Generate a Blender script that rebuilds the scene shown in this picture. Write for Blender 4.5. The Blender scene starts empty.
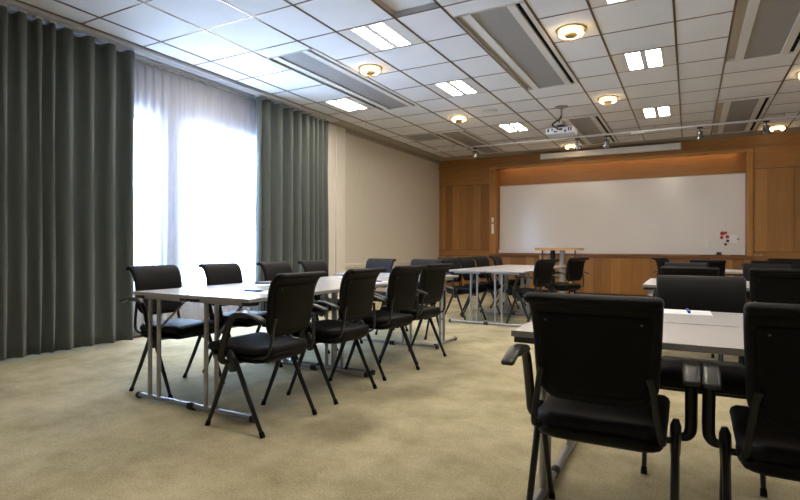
import bpy, bmesh, math, random
from mathutils import Vector, Matrix
random.seed(7)
sc = bpy.context.scene
COL = sc.collection
PI = math.pi

# ------------------------------------------------------------------ materials
def new_mat(name):
    m = bpy.data.materials.new(name); m.use_nodes = True
    nt = m.node_tree
    return m, nt, nt.nodes['Principled BSDF']

def simple(name, col, rough=.5, metal=0.0, spec=.5, noise=0.0, nscale=40.0, bump=0.0, bscale=200.0, sheen=0.0):
    m, nt, p = new_mat(name)
    p.inputs['Base Color'].default_value = (*col, 1)
    p.inputs['Roughness'].default_value = rough
    p.inputs['Metallic'].default_value = metal
    p.inputs['Specular IOR Level'].default_value = spec
    if sheen:
        p.inputs['Sheen Weight'].default_value = sheen
    tc = nt.nodes.new('ShaderNodeTexCoord')
    if noise:
        n = nt.nodes.new('ShaderNodeTexNoise'); n.inputs['Scale'].default_value = nscale; n.inputs['Detail'].default_value = 4
        nt.links.new(tc.outputs['Object'], n.inputs['Vector'])
        r = nt.nodes.new('ShaderNodeMapRange')
        r.inputs['To Min'].default_value = 1 - noise; r.inputs['To Max'].default_value = 1 + noise
        nt.links.new(n.outputs['Fac'], r.inputs['Value'])
        mx = nt.nodes.new('ShaderNodeVectorMath'); mx.operation = 'SCALE'
        mx.inputs[0].default_value = col
        nt.links.new(r.outputs['Result'], mx.inputs['Scale'])
        nt.links.new(mx.outputs['Vector'], p.inputs['Base Color'])
    if bump:
        n2 = nt.nodes.new('ShaderNodeTexNoise'); n2.inputs['Scale'].default_value = bscale
        nt.links.new(tc.outputs['Object'], n2.inputs['Vector'])
        b = nt.nodes.new('ShaderNodeBump'); b.inputs['Strength'].default_value = bump; b.inputs['Distance'].default_value = .003
        nt.links.new(n2.outputs['Fac'], b.inputs['Height']); nt.links.new(b.outputs['Normal'], p.inputs['Normal'])
    return m

def emit(name, col, strength):
    m = bpy.data.materials.new(name); m.use_nodes = True
    nt = m.node_tree; nt.nodes.clear()
    e = nt.nodes.new('ShaderNodeEmission'); e.inputs['Color'].default_value = (*col, 1); e.inputs['Strength'].default_value = strength
    o = nt.nodes.new('ShaderNodeOutputMaterial'); nt.links.new(e.outputs[0], o.inputs[0])
    return m

def wood(name, dark, light, plank=.0, rough=.42, axis='X', grain=(38, 38, 1.6)):
    """veneer: grain streaks along the long axis, optional boards of differing tone"""
    m, nt, p = new_mat(name)
    L = nt.links.new
    tc = nt.nodes.new('ShaderNodeTexCoord')
    mp = nt.nodes.new('ShaderNodeMapping'); mp.inputs['Scale'].default_value = grain
    L(tc.outputs['Object'], mp.inputs['Vector'])
    n = nt.nodes.new('ShaderNodeTexNoise'); n.inputs['Scale'].default_value = 1.0; n.inputs['Detail'].default_value = 5; n.inputs['Distortion'].default_value = .4
    L(mp.outputs['Vector'], n.inputs['Vector'])
    fac = n.outputs['Fac']
    if plank:
        sx = nt.nodes.new('ShaderNodeSeparateXYZ'); L(tc.outputs['Object'], sx.inputs[0])
        d = nt.nodes.new('ShaderNodeMath'); d.operation = 'DIVIDE'; L(sx.outputs[axis], d.inputs[0]); d.inputs[1].default_value = plank
        f = nt.nodes.new('ShaderNodeMath'); f.operation = 'FLOOR'; L(d.outputs[0], f.inputs[0])
        w = nt.nodes.new('ShaderNodeTexWhiteNoise'); w.noise_dimensions = '1D'; L(f.outputs[0], w.inputs['W'])
        mx = nt.nodes.new('ShaderNodeMix'); mx.inputs[0].default_value = .5
        L(n.outputs['Fac'], mx.inputs[2]); L(w.outputs['Value'], mx.inputs[3]); fac = mx.outputs[0]
    cr = nt.nodes.new('ShaderNodeValToRGB')
    cr.color_ramp.elements[0].color = (*dark, 1); cr.color_ramp.elements[0].position = .22
    cr.color_ramp.elements[1].color = (*light, 1); cr.color_ramp.elements[1].position = .8
    L(fac, cr.inputs['Fac']); L(cr.outputs['Color'], p.inputs['Base Color'])
    p.inputs['Roughness'].default_value = rough
    return m

def carpet_mat():
    m, nt, p = new_mat('carpet')
    L = nt.links.new
    tc = nt.nodes.new('ShaderNodeTexCoord')
    n1 = nt.nodes.new('ShaderNodeTexNoise'); n1.inputs['Scale'].default_value = 2.2; n1.inputs['Detail'].default_value = 8; n1.inputs['Roughness'].default_value = .7
    n2 = nt.nodes.new('ShaderNodeTexNoise'); n2.inputs['Scale'].default_value = 95; n2.inputs['Detail'].default_value = 4; n2.inputs['Roughness'].default_value = .8
    L(tc.outputs['Object'], n1.inputs['Vector']); L(tc.outputs['Object'], n2.inputs['Vector'])
    mx = nt.nodes.new('ShaderNodeMix'); mx.inputs[0].default_value = .5
    L(n1.outputs['Fac'], mx.inputs[2]); L(n2.outputs['Fac'], mx.inputs[3])
    cr = nt.nodes.new('ShaderNodeValToRGB')
    cr.color_ramp.elements[0].color = (.255, .215, .115, 1); cr.color_ramp.elements[0].position = .36
    cr.color_ramp.elements[1].color = (.66, .59, .40, 1); cr.color_ramp.elements[1].position = .66
    L(mx.outputs[0], cr.inputs['Fac']); L(cr.outputs['Color'], p.inputs['Base Color'])
    p.inputs['Roughness'].default_value = .95; p.inputs['Specular IOR Level'].default_value = .15
    b = nt.nodes.new('ShaderNodeBump'); b.inputs['Strength'].default_value = .5; b.inputs['Distance'].default_value = .006
    L(n2.outputs['Fac'], b.inputs['Height']); L(b.outputs['Normal'], p.inputs['Normal'])
    return m

def sheer_mat():
    m = bpy.data.materials.new('sheer_voile'); m.use_nodes = True
    nt = m.node_tree; nt.nodes.clear(); L = nt.links.new
    t = nt.nodes.new('ShaderNodeBsdfTransparent'); t.inputs[0].default_value = (1, 1, 1, 1)
    d = nt.nodes.new('ShaderNodeBsdfDiffuse'); d.inputs[0].default_value = (.58, .57, .62, 1)
    tr = nt.nodes.new('ShaderNodeBsdfTranslucent'); tr.inputs[0].default_value = (.52, .53, .58, 1)
    a = nt.nodes.new('ShaderNodeMixShader'); a.inputs[0].default_value = .5
    L(d.outputs[0], a.inputs[1]); L(tr.outputs[0], a.inputs[2])
    # thread density varies slightly over the voile
    tc = nt.nodes.new('ShaderNodeTexCoord')
    mp = nt.nodes.new('ShaderNodeMapping'); mp.inputs['Scale'].default_value = (1, 14, 3); L(tc.outputs['Object'], mp.inputs['Vector'])
    n = nt.nodes.new('ShaderNodeTexNoise'); n.inputs['Scale'].default_value = 1; n.inputs['Detail'].default_value = 3; L(mp.outputs['Vector'], n.inputs['Vector'])
    r = nt.nodes.new('ShaderNodeMapRange'); r.inputs['To Min'].default_value = .34; r.inputs['To Max'].default_value = .5; L(n.outputs['Fac'], r.inputs['Value'])
    x = nt.nodes.new('ShaderNodeMixShader'); L(r.outputs['Result'], x.inputs[0])
    L(t.outputs[0], x.inputs[1]); L(a.outputs[0], x.inputs[2])
    o = nt.nodes.new('ShaderNodeOutputMaterial'); L(x.outputs[0], o.inputs[0])
    return m

def glass_mat(name, tint=(1, 1, 1), gloss=.06):
    m = bpy.data.materials.new(name); m.use_nodes = True
    nt = m.node_tree; nt.nodes.clear(); L = nt.links.new
    t = nt.nodes.new('ShaderNodeBsdfTransparent'); t.inputs[0].default_value = (*tint, 1)
    g = nt.nodes.new('ShaderNodeBsdfGlossy'); g.inputs['Roughness'].default_value = .03
    x = nt.nodes.new('ShaderNodeMixShader'); x.inputs[0].default_value = gloss
    L(t.outputs[0], x.inputs[1]); L(g.outputs[0], x.inputs[2])
    o = nt.nodes.new('ShaderNodeOutputMaterial'); L(x.outputs[0], o.inputs[0])
    return m

def dotted(name, base, hole, scale):
    """perforated sheet metal: rows of round holes"""
    m, nt, p = new_mat(name); L = nt.links.new
    tc = nt.nodes.new('ShaderNodeTexCoord')
    v = nt.nodes.new('ShaderNodeTexVoronoi'); v.inputs['Scale'].default_value = scale; v.inputs['Randomness'].default_value = 0
    L(tc.outputs['Object'], v.inputs['Vector'])
    cr = nt.nodes.new('ShaderNodeValToRGB'); cr.color_ramp.interpolation = 'LINEAR'
    cr.color_ramp.elements[0].position = .32; cr.color_ramp.elements[0].color = (*hole, 1)
    cr.color_ramp.elements[1].position = .4; cr.color_ramp.elements[1].color = (*base, 1)
    L(v.outputs['Distance'], cr.inputs['Fac']); L(cr.outputs['Color'], p.inputs['Base Color'])
    p.inputs['Roughness'].default_value = .5
    return m

M = {}
M['carpet'] = carpet_mat()
M['wall'] = simple('wall_paint', (.66, .61, .535), .8, noise=.05, nscale=9, bump=.1, bscale=350)
M['wall_white'] = simple('wall_white_paint', (.68, .68, .69), .8)
M['pilaster'] = simple('pilaster_paint', (.76, .72, .65), .7)
M['cornice'] = simple('cornice_paint', (.36, .315, .25), .8)
M['dado'] = simple('dado_paint', (.70, .64, .54), .7)
M['tile'] = simple('ceiling_tile', (.70, .70, .715), .92, spec=.12, noise=.05, nscale=2.5, bump=.15, bscale=420)
M['tbar'] = simple('ceiling_t_bar', (.17, .11, .055), .32, metal=.85)
M['plenum'] = simple('plenum', (.03, .03, .03), .9)
M['taupe'] = simple('taupe_metal', (.42, .37, .30), .55)
M['vent_white'] = simple('vent_white', (.62, .60, .57), .5)
M['vent_grey'] = dotted('vent_perforated', (.27, .265, .26), (.15, .15, .15), 75)
M['slot'] = simple('slot_black', (.003, .003, .003), .7, spec=.1)
M['mesh_grille'] = dotted('mesh_grille', (.5, .53, .58), (.14, .15, .17), 50)
M['lum_frame'] = simple('luminaire_frame', (.62, .60, .58), .5)
M['lum'] = emit('luminaire_diffuser', (1, .90, .76), 18)
M['warm'] = emit('downlight_lamp', (1, .82, .55), 11)
M['dl_glass'] = glass_mat('downlight_glass', (1, .93, .82), .25)
M['brass'] = simple('brushed_brass', (.55, .40, .2), .3, metal=.8)
M['curtain'] = simple('curtain_fabric', (.098, .112, .104), .9, spec=.2, noise=.16, nscale=60, bump=.25, bscale=500, sheen=.25)
M['sheer'] = sheer_mat()
M['rail'] = simple('rail_grey', (.48, .47, .47), .45)
M['hook'] = simple('hook_plastic', (.75, .77, .78), .4)
M['win_frame'] = simple('window_frame_white', (.75, .75, .74), .5)
M['glass'] = glass_mat('window_glass', (.97, .99, 1), .05)
M['wood_panel'] = wood('wood_panel', (.22, .09, .02), (.45, .218, .058), plank=.19)
M['wood_frame'] = wood('wood_frame', (.30, .13, .03), (.41, .195, .05), grain=(3, 30, 30))
M['wood_post'] = wood('wood_post', (.36, .155, .03), (.50, .235, .055))
M['wood_dark'] = wood('wood_ledge', (.17, .065, .02), (.25, .10, .03), grain=(3, 30, 30))
M['wood_lip_lit'] = wood('wood_lip_lit', (.46, .22, .06), (.58, .31, .09), grain=(3, 30, 30))  # paler than the frame wood: light on the lip put into the colour
M['wood_light'] = wood('wood_light', (.46, .25, .09), (.60, .35, .14), grain=(3, 30, 30))
M['wood_base'] = simple('wood_baseboard', (.085, .04, .018), .5)  # baseboard brown, also used for the strips that paint seam shade
M['board'] = simple('whiteboard_enamel', (.82, .785, .755), .17, spec=.7)
M['white'] = simple('white_plastic', (.8, .79, .77), .4)
M['paper'] = simple('paper', (.86, .86, .87), .8)
M['red'] = simple('red_plastic', (.45, .03, .02), .4)
M['dark'] = simple('dark_plastic', (.02, .02, .022), .45)
M['tray'] = simple('tray_brown', (.16, .05, .025), .45)
M['fabric'] = simple('chair_fabric', (.0055, .0048, .0055), .6, spec=.2, noise=.12, nscale=300, bump=.12, bscale=900)
M['shell'] = simple('chair_plastic', (.003, .0028, .0032), .5, spec=.15)
M['leg'] = simple('chair_leg_metal', (.0065, .0065, .008), .32, spec=.45)
M['bracket'] = simple('chair_bracket', (.02, .021, .025), .3, spec=.6)
M['pad'] = simple('armrest_pad', (.02, .019, .02), .36, spec=.5)
M['screw'] = simple('screw_steel', (.16, .16, .16), .4, metal=1)
M['top'] = simple('table_laminate', (.68, .66, .655), .2, spec=.6, noise=.05, nscale=5)
M['edge'] = simple('table_edge', (.36, .345, .345), .45)
M['chrome'] = simple('table_tube', (.38, .38, .40), .36, metal=.75)
M['blackmetal'] = simple('table_black', (.012, .012, .014), .4)
M['blue'] = simple('pen_blue', (.015, .07, .42), .35)
M['bluegrey'] = simple('pen_slate', (.05, .12, .25), .4)
M['proj'] = simple('projector_case', (.62, .64, .70), .4)
M['cable'] = simple('cable_black', (.02, .02, .02), .5)
M['steel'] = simple('steel_grey', (.33, .33, .33), .35, metal=.8)
M['track'] = simple('track_white', (.55, .55, .57), .4)
M['spot'] = simple('spot_metal', (.30, .29, .29), .25, metal=.9)
M['spotglass'] = simple('spot_reflector', (.75, .73, .7), .15, metal=1)
M['column_grey'] = simple('column_grey', (.36, .36, .36), .4, noise=.1, nscale=80)
M['brown_post'] = simple('post_brown', (.10, .035, .018), .5)

# ------------------------------------------------------------------ mesh helpers
def box(bm, x0, x1, y0, y1, z0, z1, bev=0.0):
    vs = [bm.verts.new((x, y, z)) for x in (x0, x1) for y in (y0, y1) for z in (z0, z1)]
    fs = [bm.faces.new([vs[i] for i in q]) for q in ((0, 1, 3, 2), (4, 6, 7, 5), (0, 4, 5, 1), (2, 3, 7, 6), (0, 2, 6, 4), (1, 5, 7, 3))]
    if bev:
        es = list({e for f in fs for e in f.edges})
        bmesh.ops.bevel(bm, geom=es, offset=bev, segments=2, profile=.6, affect='EDGES')

def frame_at(d, prev=None):
    d = d.normalized()
    if prev is None:
        up = Vector((0, 0, 1)) if abs(d.z) < .95 else Vector((1, 0, 0))
        a = (up - d * up.dot(d)).normalized()
    else:
        a = (prev - d * prev.dot(d)).normalized()
    return a, d.cross(a)

def tube(bm, pts, r, n=10, ry=None, ref=None, caps=True):
    """tube through pts; r along the frame's first axis, ry along the second; ref = wish for the first axis"""
    pts = [Vector(p) for p in pts]; N = len(pts)
    rs = r if isinstance(r, (list, tuple)) else [r] * N
    rys = (ry if isinstance(ry, (list, tuple)) else [ry] * N) if ry is not None else rs
    prev = Vector(ref) if ref else None
    rings = []
    for i, p in enumerate(pts):
        d = (pts[min(i + 1, N - 1)] - pts[max(i - 1, 0)])
        a, b = frame_at(d, prev); prev = a
        rings.append([bm.verts.new(p + a * (rs[i] * math.cos(2 * PI * k / n)) + b * (rys[i] * math.sin(2 * PI * k / n))) for k in range(n)])
    for i in range(N - 1):
        for k in range(n):
            bm.faces.new((rings[i][k], rings[i][(k + 1) % n], rings[i + 1][(k + 1) % n], rings[i + 1][k]))
    if caps:
        bm.faces.new(rings[0][::-1]); bm.faces.new(rings[-1])

def lathe(bm, prof, c=(0, 0, 0), n=24):
    rings = []
    for r, z in prof:
        if r < 1e-6: rings.append([bm.verts.new((c[0], c[1], c[2] + z))])
        else: rings.append([bm.verts.new((c[0] + r * math.cos(2 * PI * k / n), c[1] + r * math.sin(2 * PI * k / n), c[2] + z)) for k in range(n)])
    for a, b in zip(rings, rings[1:]):
        if len(a) == 1 and len(b) == 1: continue
        for k in range(n):
            k2 = (k + 1) % n
            if len(a) == 1: bm.faces.new((a[0], b[k2], b[k]))
            elif len(b) == 1: bm.faces.new((a[k], a[k2], b[0]))
            else: bm.faces.new((a[k], a[k2], b[k2], b[k]))

def catmull(pts, sub=6):
    out = []
    P = [Vector(p) for p in pts]
    for i in range(len(P) - 1):
        p0 = P[i - 1] if i else P[0] * 2 - P[1]
        p1, p2 = P[i], P[i + 1]
        p3 = P[i + 2] if i + 2 < len(P) else P[-1] * 2 - P[-2]
        for k in range(sub):
            t = k / sub
            out.append(.5 * ((2 * p1) + (p2 - p0) * t + (2 * p0 - 5 * p1 + 4 * p2 - p3) * t * t + (3 * p1 - p0 - 3 * p2 + p3) * t ** 3))
    out.append(P[-1]); return out

def cushion(bm, prof, halfw, T, rc0, rc1, bow=0.0, nu=14, nv=16, taper=1.0, falloff=None):
    """padded sheet: profile curve of (y, z) points swept across x; rounded corners rc0 (start) and rc1 (end);
    T is half the thickness; the padding runs out roundly towards its edge"""
    cur = catmull([(0, y, z) for y, z in prof], 8)
    S = [0]
    for a, b in zip(cur, cur[1:]): S.append(S[-1] + (b - a).length)
    Ltot = S[-1]; fo = falloff or T
    def at(s):
        s = min(max(s, 0), Ltot)
        i = 0
        while i < len(S) - 2 and S[i + 1] < s: i += 1
        t = (s - S[i]) / max(S[i + 1] - S[i], 1e-9)
        p = cur[i].lerp(cur[i + 1], t)
        i0, i1 = max(i - 1, 0), min(i + 2, len(cur) - 1)
        d = (cur[i1] - cur[i0]).normalized()
        return p, Vector((0, -d.z, d.y))
    F, B = [], []
    for j in range(nv + 1):
        s = Ltot * .5 * (1 - math.cos(PI * j / nv))
        w = halfw * (taper + (1 - taper) * s / Ltot)
        if s < rc0: w = w - rc0 + math.sqrt(max(rc0 ** 2 - (rc0 - s) ** 2, 0))
        elif Ltot - s < rc1: w = w - rc1 + math.sqrt(max(rc1 ** 2 - (rc1 - (Ltot - s)) ** 2, 0))
        p, nrm = at(s)
        fr, br = [], []
        for i in range(nu + 1):
            u = -math.cos(PI * i / nu)
            x = w * u
            e = min(w - abs(x), s, Ltot - s)
            q = min(e / fo, 1.0)
            t = T * math.sqrt(max(1 - (1 - q) ** 2, 0))
            off = Vector((0, bow * (u * u), 0))
            c = Vector((x, p.y, p.z)) + off
            fr.append(c + nrm * t); br.append(c - nrm * t)
        F.append(fr); B.append(br)
    vf = [[bm.verts.new(c) for c in r] for r in F]; vb = [[None] * (nu + 1) for _ in range(nv + 1)]
    for j in range(nv + 1):
        for i in range(nu + 1):
            edge = i in (0, nu) or j in (0, nv)
            vb[j][i] = vf[j][i] if edge else bm.verts.new(B[j][i])
    for j in range(nv):
        for i in range(nu):
            bm.faces.new((vf[j][i], vf[j][i + 1], vf[j + 1][i + 1], vf[j + 1][i]))
            q = (vb[j][i], vb[j + 1][i], vb[j + 1][i + 1], vb[j][i + 1])
            try: bm.faces.new(q)
            except ValueError: pass

def obj(name, bm, mat, parent=None, smooth=None):
    bmesh.ops.remove_doubles(bm, verts=bm.verts[:], dist=1e-6)
    bmesh.ops.recalc_face_normals(bm, faces=bm.faces[:])
    me = bpy.data.meshes.new(name); bm.to_mesh(me); bm.free()
    me.materials.append(M[mat] if isinstance(mat, str) else mat)
    if smooth is not None:
        for p in me.polygons: p.use_smooth = True
        if smooth < 180: me.set_sharp_from_angle(angle=math.radians(smooth))
    o = bpy.data.objects.new(name, me); COL.objects.link(o)
    if parent is not None: o.parent = parent
    return o

def bx(name, dims, mat, parent=None, bev=0.0, smooth=None):
    bm = bmesh.new(); box(bm, *dims, bev=bev)
    return obj(name, bm, mat, parent, smooth)

def tb(name, pts, r, mat, parent=None, n=10, ry=None, ref=None):
    bm = bmesh.new(); tube(bm, pts, r, n, ry, ref)
    return obj(name, bm, mat, parent, 40)

def tag(o, label, cat, group=None):
    o['label'] = label; o['category'] = cat
    if group: o['group'] = group
    return o

def thing(name, label, cat, loc=(0, 0, 0), rz=0.0, group=None):
    o = bpy.data.objects.new(name, None); o.empty_display_size = .1; COL.objects.link(o)
    o.location = loc; o.rotation_euler = (0, 0, rz)
    return tag(o, label, cat, group)

def struct(o):
    o['kind'] = 'structure'; return o

def dup(root, loc, rz, label, group=None):
    r = root.copy(); COL.objects.link(r); r.location = loc; r.rotation_euler = (0, 0, rz); r['label'] = label
    if group: r['group'] = group
    for ch in list(root.children):
        c = ch.copy(); COL.objects.link(c); c.parent = r
        for g in ch.children:
            d = g.copy(); COL.objects.link(d); d.parent = c
    return r

# ------------------------------------------------------------------ measures of the room (metres)
XL, XR, YF, YB, ZC = -5.70, 4.3, -2.6, 12.75, 3.308
YP = 12.5                                    # front plane of the wood panelling
PITCH = .685
def gy(n): return 3.117 + PITCH * n          # cross joints of the ceiling grid
COLS = [-5.369, -5.063, -4.395, -3.732, -3.221, -2.524, -2.030, -1.309, -.818, -.1335, .363, 1.085, 1.575, 2.26, 2.755, 3.47, 3.96]

struct(bx('floor', (XL - .3, XR + .2, YF - .2, YB + .3, -.12, 0), 'carpet'))
struct(bx('wall_front', (XL - .3, XR + .2, YF - .2, YF, 0, ZC + .2), 'wall'))
struct(bx('wall_right', (XR, XR + .2, YF, YB + .3, 0, ZC + .2), 'wall'))

# left wall with two window openings
WZ0, WZ1 = .55, 2.66
WIN = [(2.55, 4.24), (4.60, 6.35)]
bm = bmesh.new()
ys = [YF - .2, WIN[0][0], WIN[0][1], WIN[1][0], WIN[1][1], YB + .3]
for i in range(5):
    if i in (1, 3):
        box(bm, XL - .25, XL, ys[i], ys[i + 1], 0, WZ0); box(bm, XL - .25, XL, ys[i], ys[i + 1], WZ1, ZC + .2)
    else:
        box(bm, XL - .25, XL, ys[i], ys[i + 1], 0, ZC + .2)
struct(obj('wall_left', bm, 'wall_white'))
struct(bx('wall_left_panel', (XL - .01, XL + .004, 7.6, YB, 0, ZC), 'wall'))
for k, (a, b) in enumerate(WIN):
    bm = bmesh.new()
    X0, X1 = XL - .17, XL - .09
    box(bm, X0, X1, a, a + .06, WZ0, WZ1); box(bm, X0, X1, b - .06, b, WZ0, WZ1)
    box(bm, X0, X1, a + .06, b - .06, WZ0, WZ0 + .06); box(bm, X0, X1, a + .06, b - .06, WZ1 - .06, WZ1)
    mid = (a + b) / 2
    w = bpy.data.objects.new('window_%d' % (k + 1), None); COL.objects.link(w); w.location = (XL, mid, WZ0); struct(w)
    f = obj('window_frame', bm, 'win_frame', w); f.location = (-XL, -mid, -WZ0)
    g = bx('glass_pane', (XL - .136, XL - .124, a + .06, b - .06, WZ0 + .06, WZ1 - .06), 'glass', w); g.location = (-XL, -mid, -WZ0)
    s = bx('window_sill', (XL - .09, XL + .0, a, b, WZ0 - .03, WZ0 + .004), 'win_frame', w); s.location = (-XL, -mid, -WZ0)

struct(bx('baseboard_left', (XL, XL + .018, YF, YP, 0, .085), 'wood_base'))
# pilaster beside the right curtain, chair rail and dado beyond it
bm = bmesh.new()
box(bm, XL, XL + .05, 7.60, 7.86, .085, ZC - .02, .006); box(bm, XL, XL + .06, 7.885, 8.17, .085, ZC - .02, .006)
box(bm, XL, XL + .035, 7.86, 7.885, .085, ZC - .02)
struct(obj('trim_1', bm, 'pilaster'))
bm = bmesh.new()
box(bm, XL, XL + .035, 8.17, YP, .715, .765, .008); box(bm, XL, XL + .02, 8.17, YP, .69, .715); box(bm, XL, XL + .025, 8.17, YP, .60, .63, .006)
struct(obj('trim_2', bm, 'pilaster'))
# cornice along the wall where the curtains stop
bm = bmesh.new()
box(bm, XL, COLS[0], 7.6, YB, ZC - .004, ZC + .05)
box(bm, XL, XL + .06, 8.17, YP, ZC - .075, ZC - .004)
box(bm, COLS[0], XR, 12.02, YB, ZC + .0, ZC + .05)
struct(obj('trim_3', bm, 'cornice'))

# ------------------------------------------------------------------ ceiling
VENT_COLS = [(-4.395, -3.732), (-2.030, -1.309), (.363, 1.085)]
VENT_Y = [(4.73, 7.42), (9.40, 11.95)]
LIGHTS = [(c, n) for c in ((-5.063, -4.395), (-3.221, -2.524), (-.818, -.1335)) for n in (2, 5, 9)]
LIGHTS.remove(((-5.063, -4.395), 9))
LIGHTS += [((-3.221, -2.524), -2), ((-.818, -.1335), -2), ((1.575, 2.26), -2), ((1.575, 2.26), 2)]  # unseen luminaires, added to brighten the foreground
GREY_TILE = ((-5.063, -4.395), 9)
OPEN_TILE = ((-2.524, -2.030), 1)
bm = bmesh.new()
T = .022
for a, b in zip(COLS, COLS[1:] + [XR]):
    cuts = [YF] + [gy(n) for n in range(-8, 14) if gy(n) > YF + .05] + []
    cuts = [c for c in cuts if c < 12.1]
    segs = list(zip(cuts, cuts[1:]))
    vents = VENT_Y if (a, b) in VENT_COLS else []
    for y0, y1 in segs:
        n = round((y0 - 3.117) / PITCH)
        if ((a, b), n) in LIGHTS or ((a, b), n) == OPEN_TILE or ((a, b), n) == GREY_TILE: continue
        parts = [(y0, y1)]
        for v0, v1 in vents:
            q = []
            for p0, p1 in parts:
                if p1 <= v0 or p0 >= v1: q.append((p0, p1)); continue
                if p0 < v0: q.append((p0, v0))
                if p1 > v1: q.append((v1, p1))
            parts = q
        for p0, p1 in parts:
            if p1 - p0 < .01: continue
            box(bm, a + .001, b - .001, p0 + .001, p1 - .001, ZC, ZC + T)
box(bm, XL - .2, COLS[0], YF, 7.6, ZC, ZC + T)
struct(obj('ceiling', bm, 'tile'))
struct(bx('ceiling_plenum', (XL - .3, XR + .2, YF - .2, YB + .3, ZC + .2, ZC + .25), 'plenum'))
bm = bmesh.new()
for x in COLS:
    box(bm, x - .0105, x + .0105, YF, 12.03, ZC - .005, ZC + .0008)
for a, b in zip(COLS, COLS[1:] + [XR]):
    for n in range(-8, 14):
        y = gy(n)
        if y < YF: continue
        if (a, b) in VENT_COLS and any(v0 - .02 < y < v1 + .02 for v0, v1 in VENT_Y): continue
        box(bm, a + .0105, b - .0105, y - .0075, y + .0075, ZC - .0035, ZC + .0008)
struct(obj('trim_4', bm, 'tbar'))

# raised panel with a mesh edge (one bay of the ceiling)
(a, b), n = OPEN_TILE
t = thing('recessed_ceiling_panel', 'raised white ceiling panel with metal mesh edge, the only recessed bay', 'ceiling panel', ((a + b) / 2, (gy(n) + gy(n + 1)) / 2, ZC + .05))
w2 = (b - a) / 2; h2 = PITCH / 2
bx('panel', (-w2, w2, -h2, h2, 0, .02), 'tile', t)
bx('mesh_grille', (-w2, w2, h2 - .012, h2, -.05, 0), 'mesh_grille', t)
bm = bmesh.new(); box(bm, -w2, -w2 + .012, -h2, h2 - .012, -.05, 0); box(bm, w2 - .012, w2, -h2, h2 - .012, -.05, 0); box(bm, -w2 + .012, w2 - .012, -h2, -h2 + .012, -.05, 0)
obj('side_rim', bm, 'taupe', t)

(a, b), n = GREY_TILE
t = thing('ceiling_grille', 'unlit grey square grille in the ceiling near the left wall', 'air grille', ((a + b) / 2, (gy(n) + gy(n + 1)) / 2, ZC))
w2 = (b - a) / 2
bm = bmesh.new()
for s in (-1, 1):
    box(bm, s * (w2 - .03) - .03, s * (w2 - .03) + .03, -h2, h2, -.002, .02)
    box(bm, -w2 + .06, w2 - .06, s * (h2 - .03) - .03, s * (h2 - .03) + .03, -.002, .02)
obj('frame', bm, 'lum_frame', t)
bx('perforated_panel', (-w2 + .06, w2 - .06, -h2 + .06, h2 - .06, .004, .02), 'vent_grey', t)

# chilled-beam diffusers
W = .70
def make_vent(length, name, label, loc):
    t = thing(name, label, 'ceiling vent', loc, 0, 'long ceiling air vents')
    w = W / 2
    def seg(a, b): return -w + a * W, -w + b * W
    x0, x1 = seg(0, .13); bm = bmesh.new(); box(bm, x0, x0 + .012, 0, length, -.004, .1); box(bm, x0 + .012, x1, 0, length, .03, .1)
    obj('recess_channel', bm, 'taupe', t)
    bm = bmesh.new()
    for a, b in ((.13, .25), (.76, .868), (.94, 1)):
        xa, xb = seg(a, b); box(bm, xa, xb, 0, length, -.012, .1)
    obj('side_rail', bm, 'vent_white', t)
    xa, xb = seg(.25, .76); bx('perforated_panel', (xa, xb, 0, length, .006, .05), 'vent_grey', t)
    xa, xb = seg(.868, .94); bx('air_slot', (xa, xb, 0, length, .012, .06), 'slot', t)
    bm = bmesh.new(); box(bm, -w, w, -.012, 0, -.006, .1); obj('end_plate', bm, 'vent_white', t)
    bx('end_plate', (-w, w, length, length + .012, -.006, .1), 'vent_white', t)
    return t
vlab = [['long grey ceiling vent nearest the window curtains', 'long grey ceiling vent overhead in the middle, ahead of the projector', 'long grey ceiling vent at the upper right corner of the view'],
        ['far ceiling vent at left, beyond the leftmost vent, above the track', 'far ceiling vent just behind the projector', 'far ceiling vent at right, above the right part of the track']]
for j, (v0, v1) in enumerate(VENT_Y):
    for k, (a, b) in enumerate(VENT_COLS):
        make_vent(v1 - v0 - .024, 'ceiling_vent', vlab[j][k], ((a + b) / 2, v0 + .012, ZC))

# two-strip fluorescent luminaires
def make_lum(w, label, loc):
    t = thing('ceiling_light', label, 'ceiling light', loc, 0, 'twin panel ceiling lights')
    x = w / 2; h = PITCH / 2 - .009; x -= .014
    bm = bmesh.new()
    p = .152; gap = .030
    box(bm, -x, -gap - p, -h, h, -.003, .02); box(bm, gap + p, x, -h, h, -.003, .02); box(bm, -gap, gap, -h, h, -.003, .02)
    for s in (-1, 1):
        for (xa, xb) in ((-gap - p, -gap), (gap, gap + p)):
            box(bm, xa, xb, min(s * h, s * (h - .025)), max(s * h, s * (h - .025)), -.003, .02)
    obj('frame', bm, 'lum_frame', t)
    for s in (-1, 1):
        bx('diffuser', (min(s * gap, s * (gap + p)), max(s * gap, s * (gap + p)), -h + .025, h - .025, .004, .02), 'lum', t)
    return t
lumlab = {(-5.063, 2): 'twin panel ceiling light nearest the left curtain, above the window', (-5.063, 5): 'twin panel ceiling light above the right curtain edge',
          (-3.221, 2): 'large twin panel ceiling light at top centre, next to the raised panel', (-3.221, 5): 'twin panel ceiling light in the middle row, second back from the raised panel',
          (-3.221, 9): 'small twin panel ceiling light left of the projector, near the track', (-.818, 2): 'twin panel ceiling light cut by the top edge, right of the middle vent',
          (-.818, 5): 'bright twin panel ceiling light right of the middle vent', (-.818, 9): 'small twin panel ceiling light right of the projector above the track',
          (-3.221, -2): 'added unseen twin panel ceiling light over the near floor at left', (-.818, -2): 'added twin panel ceiling light over the foreground chairs, unseen behind the viewer',
          (1.575, -2): 'added twin panel ceiling light at near right, unseen behind the viewer', (1.575, 2): 'added twin panel ceiling light, unseen beyond the right edge of view'}
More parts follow.
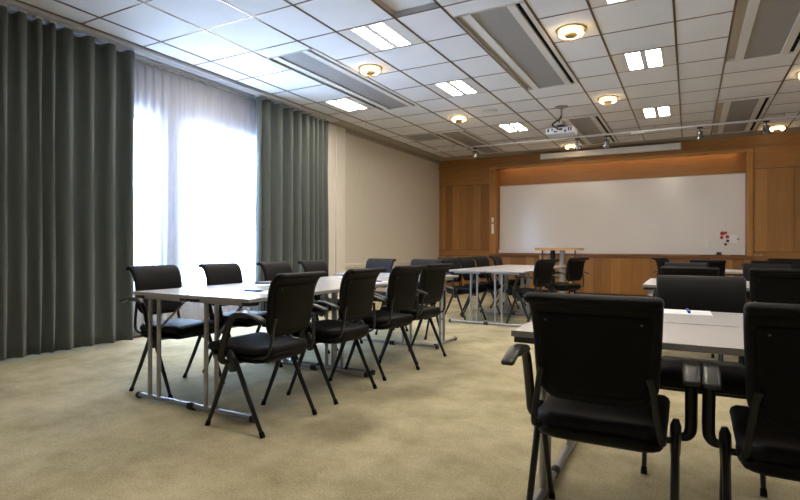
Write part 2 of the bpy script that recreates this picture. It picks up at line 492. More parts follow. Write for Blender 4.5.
for (c, n) in LIGHTS:
    make_lum(c[1] - c[0], lumlab[(c[0], n)], ((c[0] + c[1]) / 2, gy(n) + PITCH / 2, ZC))

# round glass downlights
def make_down(label, loc):
    t = thing('ceiling_downlight', label, 'ceiling light', loc, 0, 'round glass ceiling downlights')
    bm = bmesh.new(); lathe(bm, [(0, 0), (.15, 0), (.15, -.012), (.135, -.018), (0, -.018)], n=32); obj('mounting_plate', bm, 'brass', t, 40)
    bm = bmesh.new(); lathe(bm, [(.128, -.018), (.142, -.03), (.142, -.058), (.125, -.072), (.085, -.074), (.085, -.066), (.12, -.064), (.132, -.054), (.132, -.032), (.12, -.022)], n=32)
    obj('glass_ring', bm, 'dl_glass', t, 60)
    bm = bmesh.new()
    pts = [(.104 * math.cos(2 * PI * k / 32), .104 * math.sin(2 * PI * k / 32), -.042) for k in range(33)]
    tube(bm, pts, .016, 8, caps=False); obj('ring_lamp', bm, 'warm', t, 180)
    bm = bmesh.new(); lathe(bm, [(0, -.05), (.06, -.05), (.07, -.06), (.055, -.075), (0, -.078)], n=24); obj('centre_cap', bm, 'brass', t, 40)
    return t
for x, y, l in [(-3.50, 5.60, 'round glass downlight between the left vent and the top centre light'), (-3.47, 8.42, 'round glass downlight farther back at left, beyond the left vent'),
                (-1.07, 5.58, 'large round glass downlight right of the middle vent near the top'), (-1.07, 8.38, 'round glass downlight in front of the projector at right'),
                (-2.26, 11.85, 'round glass downlight behind the projector near the screen case'), (1.33, 8.32, 'round glass downlight cut by the right edge of view'),
                (1.40, 11.80, 'round glass downlight at far right beside the end spotlight')]:
    make_down(l, (x, y, ZC - .005 if False else ZC))

# round loudspeaker patch in a tile
bm = bmesh.new(); lathe(bm, [(0, 0), (.13, 0), (.13, -.006), (.11, -.01), (0, -.01)], c=(-2.87, 8.27, ZC), n=28)
tag(obj('ceiling_speaker', bm, 'lum_frame', None, 40), 'faint round flush grille in the ceiling left of the projector', 'speaker')

# ------------------------------------------------------------------ curtains
def curtain(name, y0, y1, xc, amp, wl, label, z0=.03, z1=3.25, mat='curtain', cat='curtain', seed=1, pinch=()):
    rnd = random.Random(seed)
    bm = bmesh.new()
    # phase runs unevenly so folds differ in width
    ys, ph = [], []
    y = y0; p = 0.0
    while y < y1:
        ys.append(y); ph.append(p)
        k = 1.0 + .28 * math.sin(y * 3.1 + seed) + .12 * math.sin(y * 7.7 + 2 * seed)
        for (pa, pb, f) in pinch:
            if pa < y < pb: k *= f
        p += 2 * PI * k * .0125 / wl; y += .0125
    def shape(p, y, f):
        s = math.sin(p)
        s = math.copysign(abs(s) ** .75, s)
        return amp * s * (f + .15 * math.sin(1.7 * y + seed)) 
    zs = [z1, z1 - .05, z1 - .25, z1 - .8, 1.6, .9, .4, .15, z0]
    rows = []
    for zi, z in enumerate(zs):
        f = .85 + .2 * (z1 - z) / z1
        row = []
        for y, p in zip(ys, ph):
            dz = 0
            if zi == 0 and mat == 'curtain': dz = -.018 * (.5 - .5 * math.sin(p))
            if zi == len(zs) - 1: dz = .006 * math.sin(2.2 * y + seed)
            drift = .015 * math.sin(2.1 * y + 1.3 * z + seed) * (z1 - z) / z1
            row.append(bm.verts.new((xc + shape(p, y, f) + drift, y + .008 * math.sin(2 * p + 3 * z), z + dz)))
        rows.append(row)
    for a, b in zip(rows, rows[1:]):
        for i in range(len(ys) - 1): bm.faces.new((a[i], a[i + 1], b[i + 1], b[i]))
    root = thing(name, label, cat, (xc, (y0 + y1) / 2, z0))
    o = obj('drape', bm, mat, root, 180); o.location = (-xc, -(y0 + y1) / 2, -z0)
    md = o.modifiers.new('thickness', 'SOLIDIFY'); md.thickness = .004 if mat == 'curtain' else .0015
    # hooks on the folds nearest the room
    hooks = [y for i, y in enumerate(ys[1:-1], 1) if math.sin(ph[i]) > math.sin(ph[i - 1]) and math.sin(ph[i]) >= math.sin(ph[i + 1])] if mat == 'curtain' else []
    for y in hooks:
        if y < 2.2: continue
        h = bx('curtain_hook', (-.045, .035, y - (y0 + y1) / 2 - .03, y - (y0 + y1) / 2 + .03, z1 - z0 - .004, z1 - z0 + .0215), 'hook', root, .006)
    return root
curtain('curtain', 1.0, 3.77, -5.50, .062, .18, 'dark grey green full length curtain at the left edge of the room', seed=1, pinch=[(2.72, 2.98, 1.9)])
curtain('curtain', 5.70, 7.43, -5.50, .058, .185, 'dark grey green full length curtain right of the bright window', seed=4, pinch=[(6.9, 7.1, 1.5)])
curtain('sheer_curtain', 2.4, 6.9, -5.64, .011, .13, 'white translucent sheer curtain across the bright window', z0=.04, z1=3.24, mat='sheer', cat='sheer curtain', seed=2)
r = thing('curtain_rail', 'grey double curtain rail under the ceiling along the window wall', 'curtain rail', (-5.5, 4.3, ZC))
bx('front_track', (-.045, .045, -3.6, 3.29, -.035, 0), 'rail', r)
bx('rear_track', (-.155, -.11, -3.6, 3.29, -.035, 0), 'rail', r)
bx('fascia', (.085, .12, -3.6, 3.29, -.045, -.005), 'rail', r, .004)

# ------------------------------------------------------------------ back wall
X0, X1 = -4.17, 1.00                       # recess
ZB0, ZB1, ZT = .95, 2.59, 3.0
def sbox(name, dims, mat, bev=0.0): return struct(bx(name, dims, mat, None, bev))
sbox('wall_back', (XL - .3, XR + .2, YB, YB + .3, 0, ZC + .2), 'wood_frame')
sbox('trim_10', (XL, XR, YP, YB, ZT + .055, ZC), 'wood_frame')
sbox('trim_5', (X0 - .16, X1 + .10, YP - .03, YP + .045, ZT, ZT + .055), 'wood_lip_lit', .004)     # lip over the recess, its lit edge painted as paler wood
sbox('trim_6', (X0 - .16, X0, YP - .03, YB, ZB0 - .02, ZT), 'wood_post', .004)
sbox('trim_7', (X1, X1 + .10, YP - .03, YB, ZB0 - .02, ZT), 'wood_post', .004)
sbox('trim_8', (X0 - .16, X1 + .10, YP - .04, YB, ZB0 - .075, ZB0 - .02), 'wood_dark', .004)      # ledge under the board
# lower wainscot
bm = bmesh.new(); box(bm, XL, XR, YP, YB, .07, ZB0 - .075); struct(obj('wainscot_panel', bm, 'wood_panel'))
sbox('baseboard_back', (XL, XR, YP + .015, YB, 0, .07), 'wood_base')
# upper side panels with rails and shadow gaps
for nm, xa, xb in (('left', XL, X0 - .16), ('right', X1 + .10, XR)):
    bm = bmesh.new()
    xs = [xa + (.09 if nm == 'left' else .0)]
    step = .66 if nm == 'right' else 9
    while xs[-1] + step < xb: xs.append(xs[-1] + step)
    xs.append(xb - .0)
    for a, b in zip(xs, xs[1:]):
        box(bm, a + .006, b - .006, YP, YB, 1.02, 2.645, .003)
    struct(obj('wood_panel_' + nm, bm, 'wood_panel'))
    bm = bmesh.new()
    box(bm, xa, xb, YP + .012, YB, ZB0 - .075, 1.02); box(bm, xa, xb, YP + .012, YB, 2.645, ZT + .055)
    box(bm, xa, xb, YP + .02, YB, 1.0, 2.65)
    box(bm, xa, xb, YP - .012, YP + .02, .99, 1.012, .003); box(bm, xa, xb, YP - .008, YP + .02, 2.655, 2.675, .003)
    struct(obj('wood_rail_' + nm, bm, 'wood_frame'))
for k, (xa, xb) in enumerate(((XL, X0 - .16), (X1 + .10, XR))):  # dark strips stand in for the shade in the panel seams
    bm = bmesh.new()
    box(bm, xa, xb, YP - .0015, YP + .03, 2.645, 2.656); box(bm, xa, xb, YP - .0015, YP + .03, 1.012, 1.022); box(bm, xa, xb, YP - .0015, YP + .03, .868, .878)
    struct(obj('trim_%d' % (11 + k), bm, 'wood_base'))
sbox('trim_13', (X0 - .16, X1 + .10, YP - .0015, YP + .03, .858, .868), 'wood_base')  # seam shade below the ledge, drawn as a dark strip
sbox('trim_9', (XL, XR, YP - .045, YP, 3.10, 3.135), 'wood_frame', .004)
# warm concealed tube behind the lip of the recess
t = thing('valance_strip_lamp', 'warm concealed strip lamp above the whiteboard', 'strip lamp', ((X0 + X1) / 2, YP + .10, ZT + .055))
hw = (X1 - X0) / 2 - .1
bx('lamp_housing', (-hw, hw, -.03, .03, -.018, 0), 'white', t)
tb('lamp_tube', [(-hw + .02, 0, -.03), (hw - .02, 0, -.03)], .011, emit('strip_lamp', (1, .62, .25), 2.6), t, 8)

# whiteboard
t = thing('whiteboard', 'large wide whiteboard recessed in the wood wall', 'whiteboard', ((X0 + X1) / 2, YB - .003, ZB0))
cx = (X0 + X1) / 2
bx('board_surface', (X0 - cx + .03, X1 - cx - .008, -.022, 0, 0, ZB1 - ZB0), 'board', t, .002)
bx('edge_trim', (X0 - cx + .005, X1 - cx - .008, -.028, 0, ZB1 - ZB0, ZB1 - ZB0 + .018), 'vent_white', t)
bx('corner_cap', (X0 - cx + .005, X0 - cx + .075, -.04, -.022, -.0, .07), 'white', t, .004)
bx('corner_cap', (X1 - cx - .085, X1 - cx - .01, -.045, -.022, 0.0, .13), 'white', t, .004)
YW = YB - .0255
def mag(x, z, rad, mat, label, name='magnet'):
    bm = bmesh.new(); lathe(bm, [(0, 0), (rad, 0), (rad, .012), (rad * .8, .016), (0, .016)], n=18)
    o = obj(name, bm, mat, None, 40); o.rotation_euler = (PI / 2, 0, 0); o.location = (x, YW, z); return tag(o, label, 'magnet', 'magnets on the whiteboard')
mag(.596, 1.388, .042, 'red', 'big red magnet highest in the cluster on the whiteboard')
mag(.655, 1.40, .026, 'red', 'small red magnet beside the big one at the top of the cluster')
mag(.583, 1.305, .032, 'red', 'red magnet at the left of the cluster, below the topmost')
mag(.682, 1.318, .034, 'red', 'red magnet on the left edge of the pinned white paper')
mag(.690, 1.235, .028, 'dark', 'dark magnet below the red one at the paper edge')
mag(.650, 1.165, .026, 'dark', 'dark magnet lowest in the cluster on the whiteboard')
mag(.868, 1.27, .022, 'steel', 'grey magnet on the right edge of the pinned white paper')
tag(bx('pinned_note', (.70, .86, YW - .004, YW, 1.19, 1.36), 'paper'), 'small white paper pinned to the whiteboard beside red magnets', 'paper')
t = thing('eraser_holder', 'white upright holder stuck on the whiteboard left of the magnets', 'holder', (.322, YW, 1.06))
bx('holder_body', (-.035, .035, -.05, 0, 0, .2), 'white', t, .008); bx('holder_rim', (-.04, .04, -.055, 0, .17, .2), 'paper', t, .005)
ZL = ZB0 - .02
t = thing('board_eraser', 'black whiteboard eraser standing on the board ledge', 'eraser', (.53, YP + .08, ZL))
bx('felt', (-.06, .06, -.03, .03, 0, .03), 'dark', t, .004); bx('grip', (-.045, .045, -.022, .022, .03, .075), 'dark', t, .008)
tag(bx('pen_tray', (.20, .62, YP + .00, YP + .045, ZL, ZL + .014), 'tray', None, .003), 'dark brown tray on the board ledge under the black eraser', 'tray')
tag(bx('pen_tray', (.72, .99, YP + .00, YP + .06, ZL, ZL + .02), 'tray', None, .003), 'reddish brown tray on the board ledge at its right end', 'tray')
# switches on the left post
YS = YP - .03
for z0, z1, l in ((1.70, 1.82, 'upper white switch plate on the wood post left of the whiteboard'), (1.42, 1.66, 'lower taller white switch plate on the wood post left of the whiteboard')):
    t = thing('wall_switch', l, 'switch', (-4.235, YS, z0))
    bx('plate', (-.03, .03, -.012, 0, 0, z1 - z0), 'white', t, .003); bx('rocker', (-.02, .02, -.02, -.012, .03, z1 - z0 - .03), 'paper', t, .003)
t = thing('cabinet_pull', 'small pale finger pull on the wood panelling right of the whiteboard', 'handle', (1.185, YP - .012, .955))
bx('pull_plate', (-.07, .07, -.006, .016, -.018, .018), 'brass', t, .003); bx('pull_grip', (-.05, .05, -.02, -.006, -.006, .006), 'screw', t, .003)

# projection screen case under the header
t = thing('projection_screen_case', 'long white roller screen case under the ceiling above the whiteboard', 'projection screen', (-1.6, 12.36, 3.13))
bx('case', (-1.43, 1.43, -.06, .06, 0, .125), 'white', t, .015)
for s in (-1, 1):
    bx('end_cap', (s * 1.43 - .012, s * 1.43 + .012, -.064, .064, -.004, .129), 'vent_white', t, .004)
    bx('wall_bracket', (s * 1.1 - .03, s * 1.1 + .03, .06, YP - 12.36, .03, .1), 'vent_white', t)

# ------------------------------------------------------------------ spotlight track
YT, ZT2 = 10.58, 3.21
t = thing('spotlight_track', 'thin white lighting track hung across the ceiling before the whiteboard', 'lighting track', (0, YT, ZT2))
bx('rail', (-4.86, XR - .05, -.018, .018, -.012, .018), 'track', t)
for x in (-4.5, -2.9, -.55, 1.35, 3.3):
    tb('suspension_rod', [(x, 0, .018), (x, 0, ZC - ZT2)], .005, 'steel', t, 8)
bx('power_feed', (-.95, -.72, -.03, .03, -.035, -.012), 'track', t, .006)
def spot(x, label, tilt=.5, yaw=0.0):
    s = thing('track_spotlight', label, 'spotlight', (x, YT, ZT2 - .0135), yaw, 'spotlights on the track')
    bx('adapter', (-.045, .045, -.018, .018, -.03, 0), 'dark', s, .004)
    tb('stem', [(0, 0, -.03), (0, 0, -.085)], .008, 'dark', s, 8)
    bm = bmesh.new()
    for q in (-1, 1): box(bm, q * .045 - .003, q * .045 + .003, -.01, .01, -.15, -.08)
    box(bm, -.048, .048, -.01, .01, -.085, -.079); obj('yoke', bm, 'spot', s)
    c, sn = math.cos(tilt), math.sin(tilt)
    bm = bmesh.new(); lathe(bm, [(0, .06), (.026, .06), (.036, .05), (.038, 0), (.068, -.035), (.072, -.07), (.065, -.07), (.062, -.04), (0, -.035)], n=22)
    h = obj('lamp_head', bm, 'spot', s, 40); h.location = (0, 0, -.14); h.rotation_euler = (tilt, 0, 0)
    bm = bmesh.new(); lathe(bm, [(0, -.05), (.062, -.058), (.062, -.063), (0, -.056)], n=22)
    g = obj('lens', bm, 'spotglass', h, 40)
    return s
spot(-3.99, 'leftmost spotlight on the ceiling track', .45, .2)
spot(-1.90, 'second spotlight from left on the track, right of the projector', .5, -.4)
spot(-1.37, 'third spotlight from left on the track', .55, .3)
spot(.155, 'fourth spotlight from left on the track, above the board end', .15, 0)
spot(1.11, 'rightmost spotlight in view on the ceiling track', .2, .2)

# projector
t = thing('ceiling_projector', 'white ceiling projector hanging from a pole in front of the track', 'projector', (-1.78, 8.55, ZC))
bm = bmesh.new(); lathe(bm, [(0, 0), (.10, 0), (.10, -.012), (.03, -.03), (0, -.03)], n=24); obj('ceiling_plate', bm, 'steel', t, 40)
tb('pole', [(0, 0, -.03), (0, 0, -.30)], .016, 'steel', t, 12)
bm = bmesh.new(); tube(bm, catmull([(.0, -.02, -.15), (-.02, -.05, -.21), (-.085, -.09, -.255), (-.11, -.14, -.31), (-.04, -.19, -.365), (-.015, -.175, -.40)], 5), .012, 8); obj('signal_cable', bm, 'cable', t, 60)
bx('bracket', (-.06, .06, -.06, .06, -.355, -.295), 'dark', t, .004)
bm = bmesh.new(); box(bm, -.215, .215, -.16, .17, -.45, -.355, .018); body = obj('body', bm, 'proj', t, 40)
bm = bmesh.new(); lathe(bm, [(.0, 0), (.045, 0), (.045, .03), (.035, .03), (.03, .015), (0, .012)], n=20)
l = obj('lens', bm, 'dark', body, 40); l.rotation_euler = (-PI / 2, 0, 0); l.location = (.08, .17, -.40)
for px, pz, pw, ph in ((-.17, -.395, .03, .045), (-.11, -.39, .02, .03), (-.06, -.42, .05, .02), (.02, -.39, .05, .03), (.09, -.42, .03, .03), (.14, -.395, .018, .05), (.175, -.395, .018, .05)):
    bx('port', (px - pw / 2, px + pw / 2, -.168, -.158, pz - ph / 2, pz + ph / 2), 'dark', body)

# ------------------------------------------------------------------ chair
def make_chair(label):
    t = thing('conference_chair', label, 'chair')
    def P(pts): return [(f - .215, z) for f, z in pts]
    bm = bmesh.new()
    cushion(bm, P([(.475, .43), (.465, .458), (.43, .476), (.33, .474), (.20, .465), (.08, .464), (.0, .472)]), .215, .026, .06, .09, nu=14, nv=16)
    obj('seat', bm, 'fabric', t, 180)
    bm = bmesh.new()
    cushion(bm, P([(.46, .425), (.36, .425), (.20, .41), (.07, .413), (.0, .45)]), .205, .022, .05, .09, bow=0, nu=12, nv=12, falloff=.08)
    obj('seat_shell', bm, 'shell', t, 180)
    back = [(.012, .548), (.0, .605), (-.012, .688), (-.02, .77), (-.034, .832), (-.055, .875), (-.083, .902), (-.112, .906), (-.132, .894)]
    bm = bmesh.new()
    cushion(bm, P(back), .2135, .0165, .085, .022, bow=.012, nu=16, nv=28, taper=.9)
    obj('backrest', bm, 'fabric', t, 180)
    bm = bmesh.new()
    cushion(bm, [(y - .0145, z) for y, z in P([(.007, .573), (.0, .605), (-.012, .688), (-.02, .77), (-.032, .827), (-.046, .857)])], .186, .008, .06, .02, bow=.010, nu=12, nv=12, taper=.9)
    obj('back_shell', bm, 'shell', t, 180)
    for s in (-1, 1):
        bm = bmesh.new(); lathe(bm, [(0, 0), (.004, 0), (.0035, .002), (0, .003)], n=10)
        q = obj('screw', bm, 'screw', t, 40); q.rotation_euler = (PI / 2 + .35, 0, 0); q.location = (s * .148, -.215 - .063, .83)
        Y = lambda f: f - .215
        tb('back_stay', catmull([(s * .20, Y(.20), .428), (s * .203, Y(.08), .43), (s * .202, Y(.0), .455), (s * .192, Y(-.022), .52), (s * .178, Y(-.028), .62), (s * .168, Y(-.034), .66)], 4), .008, 'leg', t, 8, ry=.011)
        for f0, f1 in ((.44, .255), (-.005, .215)):
            lg = tb('leg', [(s * .236, Y(f0), .0), (s * .236, Y(f0 + (f1 - f0) * .5), .205), (s * .236, Y(f1), .425)], [.0105, .0125, .0135], 'leg', t, 10, ry=[.0125, .0155, .0175], ref=(1, 0, 0))
            d = (f1 - f0) / .425
            tb('foot_glide', [(s * .236, Y(f0 - d * 0), .0), (s * .236, Y(f0 + d * .012), .012), (s * .236, Y(f0 + d * .03), .03)], [.0145, .0142, .013], 'shell', lg, 10, ry=[.0165, .0165, .0155], ref=(1, 0, 0))
        bm = bmesh.new()
        tube(bm, [(s * .236, Y(.232), .345), (s * .236, Y(.238), .40), (s * .237, Y(.248), .445), (s * .238, Y(.25), .468)], [.016, .019, .019, .009], 12, ry=[.024, .033, .028, .012], ref=(1, 0, 0))
        obj('leg_bracket', bm, 'bracket', t, 40)
        pth = catmull([(s * .235, Y(.255), .405), (s * .264, Y(.264), .404), (s * .280, Y(.270), .418), (s * .285, Y(.270), .45), (s * .285, Y(.240), .55), (s * .285, Y(.208), .632), (s * .285, Y(.178), .672), (s * .285, Y(.125), .686), (s * .285, Y(.06), .683)], 4)
        arm = tb('armrest', pth, [.0135] * len(pth), 'leg', t, 12, ry=[.013 + .0085 * min(i / 9, 1) for i in range(len(pth))], ref=(0, -1, 0))
        bm = bmesh.new()
        cushion(bm, [(Y(.180), .675), (Y(.160), .689), (Y(.11), .697), (Y(.05), .692), (Y(-.01), .678), (Y(-.055), .662)], .0245, .009, .01, .012, nu=8, nv=18)
        for v in bm.verts: v.co.x += s * .285
        obj('arm_pad', bm, 'pad', arm, 180)
    tb('crossbar', [(-.236, Y(.225), .395), (.236, Y(.225), .395)], .012, 'leg', t, 10)
    return t

CH = []     # (x, y, facing angle, label, group); facing 0 = towards the whiteboard (+Y)
gL, gF, gR = 'chairs around the left tables', 'chairs around the far tables', 'chairs at the right tables'
R90 = PI / 2
def fx(xback, y, rz):   # chair whose rear feet stand at xback / given point
    return xback, y, rz
def chair_at(bx_, by_, rz, label, g):
    """bx_, by_: midpoint between the rear feet"""
    c = Vector((bx_, by_)) + Vector((-math.sin(rz), math.cos(rz))) * .215
    CH.append((c.x, c.y, rz, label, g))
chair_at(-2.095, 2.465, R90, 'black chair nearest the camera on the right side of the left tables', gL)
chair_at(-2.095, 3.185, R90 - .05, 'second black chair from the front, right side of the left tables', gL)
chair_at(-2.11, 3.90, R90 - .14, 'third black chair from the front, right side of the left tables', gL)
chair_at(-2.14, 4.54, R90 - .16, 'farthest black chair on the right side of the left tables', gL)
chair_at(-3.62, 2.715, -R90, 'leftmost black chair in front of the dark curtain edge and sheer', gL)
chair_at(-3.62, 3.385, -R90, 'black chair in front of the bright window, second from the left', gL)
chair_at(-3.62, 4.09, -R90, 'black chair before the right curtain, third on the window side', gL)
chair_at(-3.63, 4.72, -R90, 'farthest black chair on the window side, before the right curtain', gL)
chair_at(-3.60, 5.98, PI, 'black chair at the far head of left tables, in front of beige wall', gL)
chair_at(-2.93, 5.98, PI, 'black chair at the far head of left tables, mostly behind right side chairs', gL)
chair_at(-3.14, 7.40, -R90 - .28, 'black chair on the near left of the far tables, beside the beige wall corner', gF)
chair_at(-3.13, 8.05, -R90 - .2, 'second black chair from left behind the far tables', gF)
chair_at(-3.13, 8.75, -R90 - .2, 'third black chair from left behind the far tables', gF)
chair_at(-3.07, 9.405, -R90, 'fourth black chair from left behind the far tables, nearest the switches', gF)
chair_at(-1.74, 7.22, R90 - .40, 'black chair at the right of the far tables, below the lectern', gF)
chair_at(-1.60, 8.72, R90 - .48, 'black chair farther right at the far tables, right end of lectern', gF)
chair_at(-.277, 1.865, .0, 'large black chair in the foreground seen from behind', gR)
chair_at(.345, 1.85, .0, 'black chair cut off by the right edge in the foreground', gR)
chair_at(.05, 3.20, PI, 'black chair facing us across the near right table, behind the paper', gR)
chair_at(.0, 4.98, 0, 'black chair just behind the facing chair, second right table', gR)
chair_at(.62, 4.98, 0, 'large black chair back at the right edge behind the foreground chair', gR)
chair_at(-.03, 6.45, PI, 'black chair on the far side of second right table, left one', gR)
chair_at(.69, 6.45, PI, 'black chair on the far side of second right table, right one', gR)
chair_at(.215, 8.25, 0, 'black chair at the third right table, below the board eraser', gR)
chair_at(.91, 8.25, 0, 'black chair at the third right table, below the finger pull', gR)
chair_at(-.36, 9.80, -1.05, 'black chair turned sideways at the far end, before the wainscot', gR)
chair_at(1.29, 9.94, PI, 'farthest black chair at the right edge by the wood panelling', gR)
proto = make_chair(CH[0][3])
for i, (x, y, rz, lab, g) in enumerate(CH):
    if i == 0:
        proto.location = (x, y, 0); proto.rotation_euler = (0, 0, rz); proto['group'] = g
    else: dup(proto, (x, y, 0), rz, lab, g)

# ------------------------------------------------------------------ folding tables
TL, TW, TH = 1.38, .545, .757
TP = .556          # pitch of tables set side by side; their feet touch
def make_table(label, off=-.10):
    """length along local Y, width along X; legs' twin posts stand at x = off"""
    t = thing('folding_table', label, 'table')
    hl, hw = TL / 2, TW / 2 - .006
    bx('tabletop', (-hw + .0015, hw - .0015, -hl + .0015, hl - .0015, TH - .024, TH), 'top', t, .0015)
    bm = bmesh.new()
    box(bm, -hw, -hw + .0015, -hl, hl, TH - .0235, TH - .002); box(bm, hw - .0015, hw, -hl, hl, TH - .0235, TH - .002)
    box(bm, -hw + .0015, hw - .0015, -hl, -hl + .0015, TH - .0235, TH - .002); box(bm, -hw + .0015, hw - .0015, hl - .0015, hl, TH - .0235, TH - .002)
    obj('edge_band', bm, 'edge', t)
    bm = bmesh.new()
    for s in (-1, 1):
        box(bm, s * (hw - .17) - .012, s * (hw - .17) + .012, -hl + .07, hl - .07, TH - .05, TH - .024)
    obj('side_rail', bm, 'blackmetal', t)
    for e in (-1, 1):
        for s in (-1, 1):
            bx('corner_block', (s * (hw - .036) - .034, s * (hw - .036) + .034, e * (hl - .05) - .04, e * (hl - .05) + .04, TH - .046, TH - .024), 'blackmetal', t, .004)
        ye = e * (hl - .045)
        bx('end_rail', (-hw + .07, hw - .07, ye - .014, ye + .014, TH - .05, TH - .024), 'chrome', t, .004)
        for q in (-.047, .047):
            tb('leg_post', [(off + q, ye, .036), (off + q, ye, TH - .045)], .0148, 'chrome', t, 12)
        fb = tb('foot_bar', [(-TP / 2 + .012, ye, .028), (TP / 2 - .012, ye, .028)], .0155, 'chrome', t, 12, ry=.02, ref=(0, 0, 1))
        for s in (-1, 1):
            bm = bmesh.new(); tube(bm, [(s * (TP / 2 - .03), ye, .024), (s * (TP / 2 - .003), ye, .024)], .0235, 12, ry=.0225, ref=(0, 0, 1)); obj('end_cap', bm, 'blackmetal', fb, 40)
        tb('folding_brace', [(off + .04, ye - e * .01, TH - .25), (off + .10, ye - e * .22, TH - .035)], .008, 'chrome', t, 8)
    return t
TB = []
gT = ['folding tables of the left group', 'folding tables of the far group', 'folding tables of the right group']
xl = -3.418 + TP / 2
TB.append((xl, 2.345 + TL / 2, 0, 'grey laminate folding table at the near left corner, window side', gT[0]))
TB.append((xl + TP, 2.345 + TL / 2, 0, 'grey laminate folding table behind the nearest left-group chair', gT[0]))
TB.append((xl, 2.345 + TL * 1.5 + .004, 0, 'second folding table back on the window side of the left group', gT[0]))
TB.append((xl + TP, 2.345 + TL * 1.5 + .004, 0, 'second folding table back on the aisle side of the left group', gT[0]))
TB.append((-2.325 - TL / 2, 2.345 + TL * 2 + .012 + TW / 2, R90, 'folding table set crosswise at the far end of the left group', gT[0]))
xf = -3.03 + TP / 2
TB.append((xf, 6.97 + TL / 2, PI, 'front left table of the far group, nearest the beige wall', gT[1]))
TB.append((xf + TP, 6.97 + TL / 2, 0, 'front right table of the far group, beside the chair with arms', gT[1]))
TB.append((xf, 6.97 + TL * 1.5 + .004, PI, 'back left table of the far group towards the whiteboard', gT[1]))
TB.append((xf + TP, 6.97 + TL * 1.5 + .004, 0, 'back right table of the far group, just before the lectern', gT[1]))
for i, (xx, yy, l1, l2) in enumerate([(-.595, 1.965, 'near right table right behind the large foreground chair', 'near right table farther half with the white paper and blue pen'),
                                      (-.36, 5.07, 'front table of the second right row, its white corner showing', 'back table of the second right row, hidden behind chair backs'),
                                      (-.10, 8.40, 'front table of the third right row, seen between chair backs', 'back table of the third right row by the wainscot')]):
    TB.append((xx + TL / 2, yy + TW / 2, -R90, l1, gT[2])); TB.append((xx + TL / 2, yy + TW / 2 + TP, -R90, l2, gT[2]))
pt = make_table(TB[0][3])
for i, (x, y, rz, lab, g) in enumerate(TB):
    if i == 0: pt.location = (x, y, 0); pt.rotation_euler = (0, 0, rz); pt['group'] = g
    else: dup(pt, (x, y, 0), rz, lab, g)

# papers and pens
def paper(x, y, w, h, rz, label):
    o = bx('paper_sheet', (-w / 2, w / 2, -h / 2, h / 2, 0, .0012), 'paper'); o.location = (x, y, TH + .0003); o.rotation_euler = (0, 0, rz)
    return tag(o, label, 'paper', 'papers laid out on the tables')
def pen(x, y, rz, label, mat='blue', L=.14, r=.0055, z=TH + .0015):
    t = thing('ballpoint_pen', label, 'pen', (x, y, z), rz, 'pens laid out on the tables')
    tb('barrel', [(0, -L / 2, r), (0, L * .32, r)], r, mat, t, 10)
    tb('tip', [(0, L * .32, r), (0, L / 2, r)], [r, r * .25], 'bluegrey', t, 10)
    bx('clip', (-r * .3, r * .3, -L / 2 + .005, -L / 2 + .04, r * 1.9, r * 2.3), mat, t)
    return t
paper(-.055, 2.96, .30, .21, .02, 'white paper sheet on the near right table, before the facing chair')
pen(-.005, 2.97, .08, 'thick blue pen on the white paper at near right table', r=.007, L=.14)
paper(-2.55, 2.78, .21, .30, .1, 'white paper sheet beside the nearest chair on the left tables')
pen(-2.66, 2.74, -1.2, 'blue pen on the left tables beside the nearest chair', r=.007, z=TH + .0015)
paper(-3.12, 3.34, .21, .30, 0, 'white paper sheet before the second window side chair')
pen(-3.16, 3.36, -1.1, 'slate blue pen before the second window side chair', 'bluegrey', r=.008)
paper(-3.15, 4.72, .21, .30, 0, 'white paper sheet before the farthest window side chair')
pen(-3.22, 4.72, -.9, 'blue pen before the farthest window side chair', r=.008)
paper(-2.52, 4.08, .21, .30, 0, 'white paper sheet between second and third aisle side chairs')
pen(-2.50, 4.10, -1.2, 'blue pen between second and third aisle side chairs', r=.007)

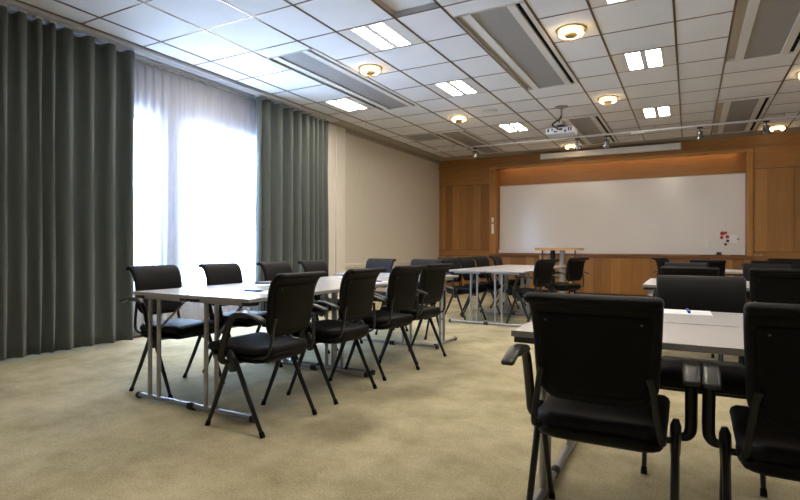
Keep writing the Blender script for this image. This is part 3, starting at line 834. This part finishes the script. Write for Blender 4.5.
# lectern
t = thing('standing_lectern', 'standing lectern with thin wooden top before the whiteboard', 'lectern', (-2.215, 10.5, 0))
bx('wooden_top', (-.425, .425, -.22, .22, 1.03, 1.08), 'wood_light', t, .005)
tb('column', [(-.135, .03, .03), (-.135, .03, 1.035)], .045, 'blackmetal', t, 16)
tb('column', [(.055, 0, .03), (.055, 0, 1.035)], .05, 'column_grey', t, 16)
for s in (-1, 1): bx('side_post', (s * .31 - .012, s * .31 + .012, -.1, -.075, .03, 1.035), 'brown_post', t)
bx('modesty_panel', (-.42, .25, .10, .12, .12, .93), 'wood_light', t, .003)
bm = bmesh.new(); box(bm, -.36, .36, -.2, .2, 0, .03, .006); obj('base_plate', bm, 'blackmetal', t)

# ------------------------------------------------------------------ daylight, camera, view
w = bpy.data.worlds.new('sky'); sc.world = w; w.use_nodes = True
bg = w.node_tree.nodes['Background']; bg.inputs[0].default_value = (.54, .72, 1.0, 1); bg.inputs[1].default_value = 18
for (a, b) in WIN:      # daylight portals in the window openings
    ld = bpy.data.lights.new('window_portal', 'AREA'); ld.shape = 'RECTANGLE'; ld.size = WZ1 - WZ0; ld.size_y = b - a
    ld.cycles.is_portal = True
    lo = bpy.data.objects.new('window_portal', ld); COL.objects.link(lo)
    lo.location = (XL - .24, (a + b) / 2, (WZ0 + WZ1) / 2); lo.rotation_euler = (0, -PI / 2, 0)

F, YAW, CY, ROLL, H = 528.387, .501, 247.635, .004, 1.070
cam = bpy.data.cameras.new('camera'); co = bpy.data.objects.new('camera', cam); COL.objects.link(co)
cam.sensor_width = 36; cam.lens = F / 800 * 36; cam.shift_y = -(250 - CY) / 800
cam.clip_start = .02
co.location = (0, 0, H)
co.rotation_euler = (Matrix.Rotation(YAW, 4, 'Z') @ Matrix.Rotation(PI / 2, 4, 'X') @ Matrix.Rotation(ROLL, 4, 'Z')).to_euler()
sc.camera = co
sc.view_settings.view_transform = 'Standard'; sc.view_settings.look = 'None'
sc.view_settings.gamma = 1; sc.view_settings.use_curve_mapping = False
sc.view_settings.exposure = 1.35
sc.cycles.max_bounces = 8; sc.cycles.diffuse_bounces = 5; sc.cycles.transparent_max_bounces = 12
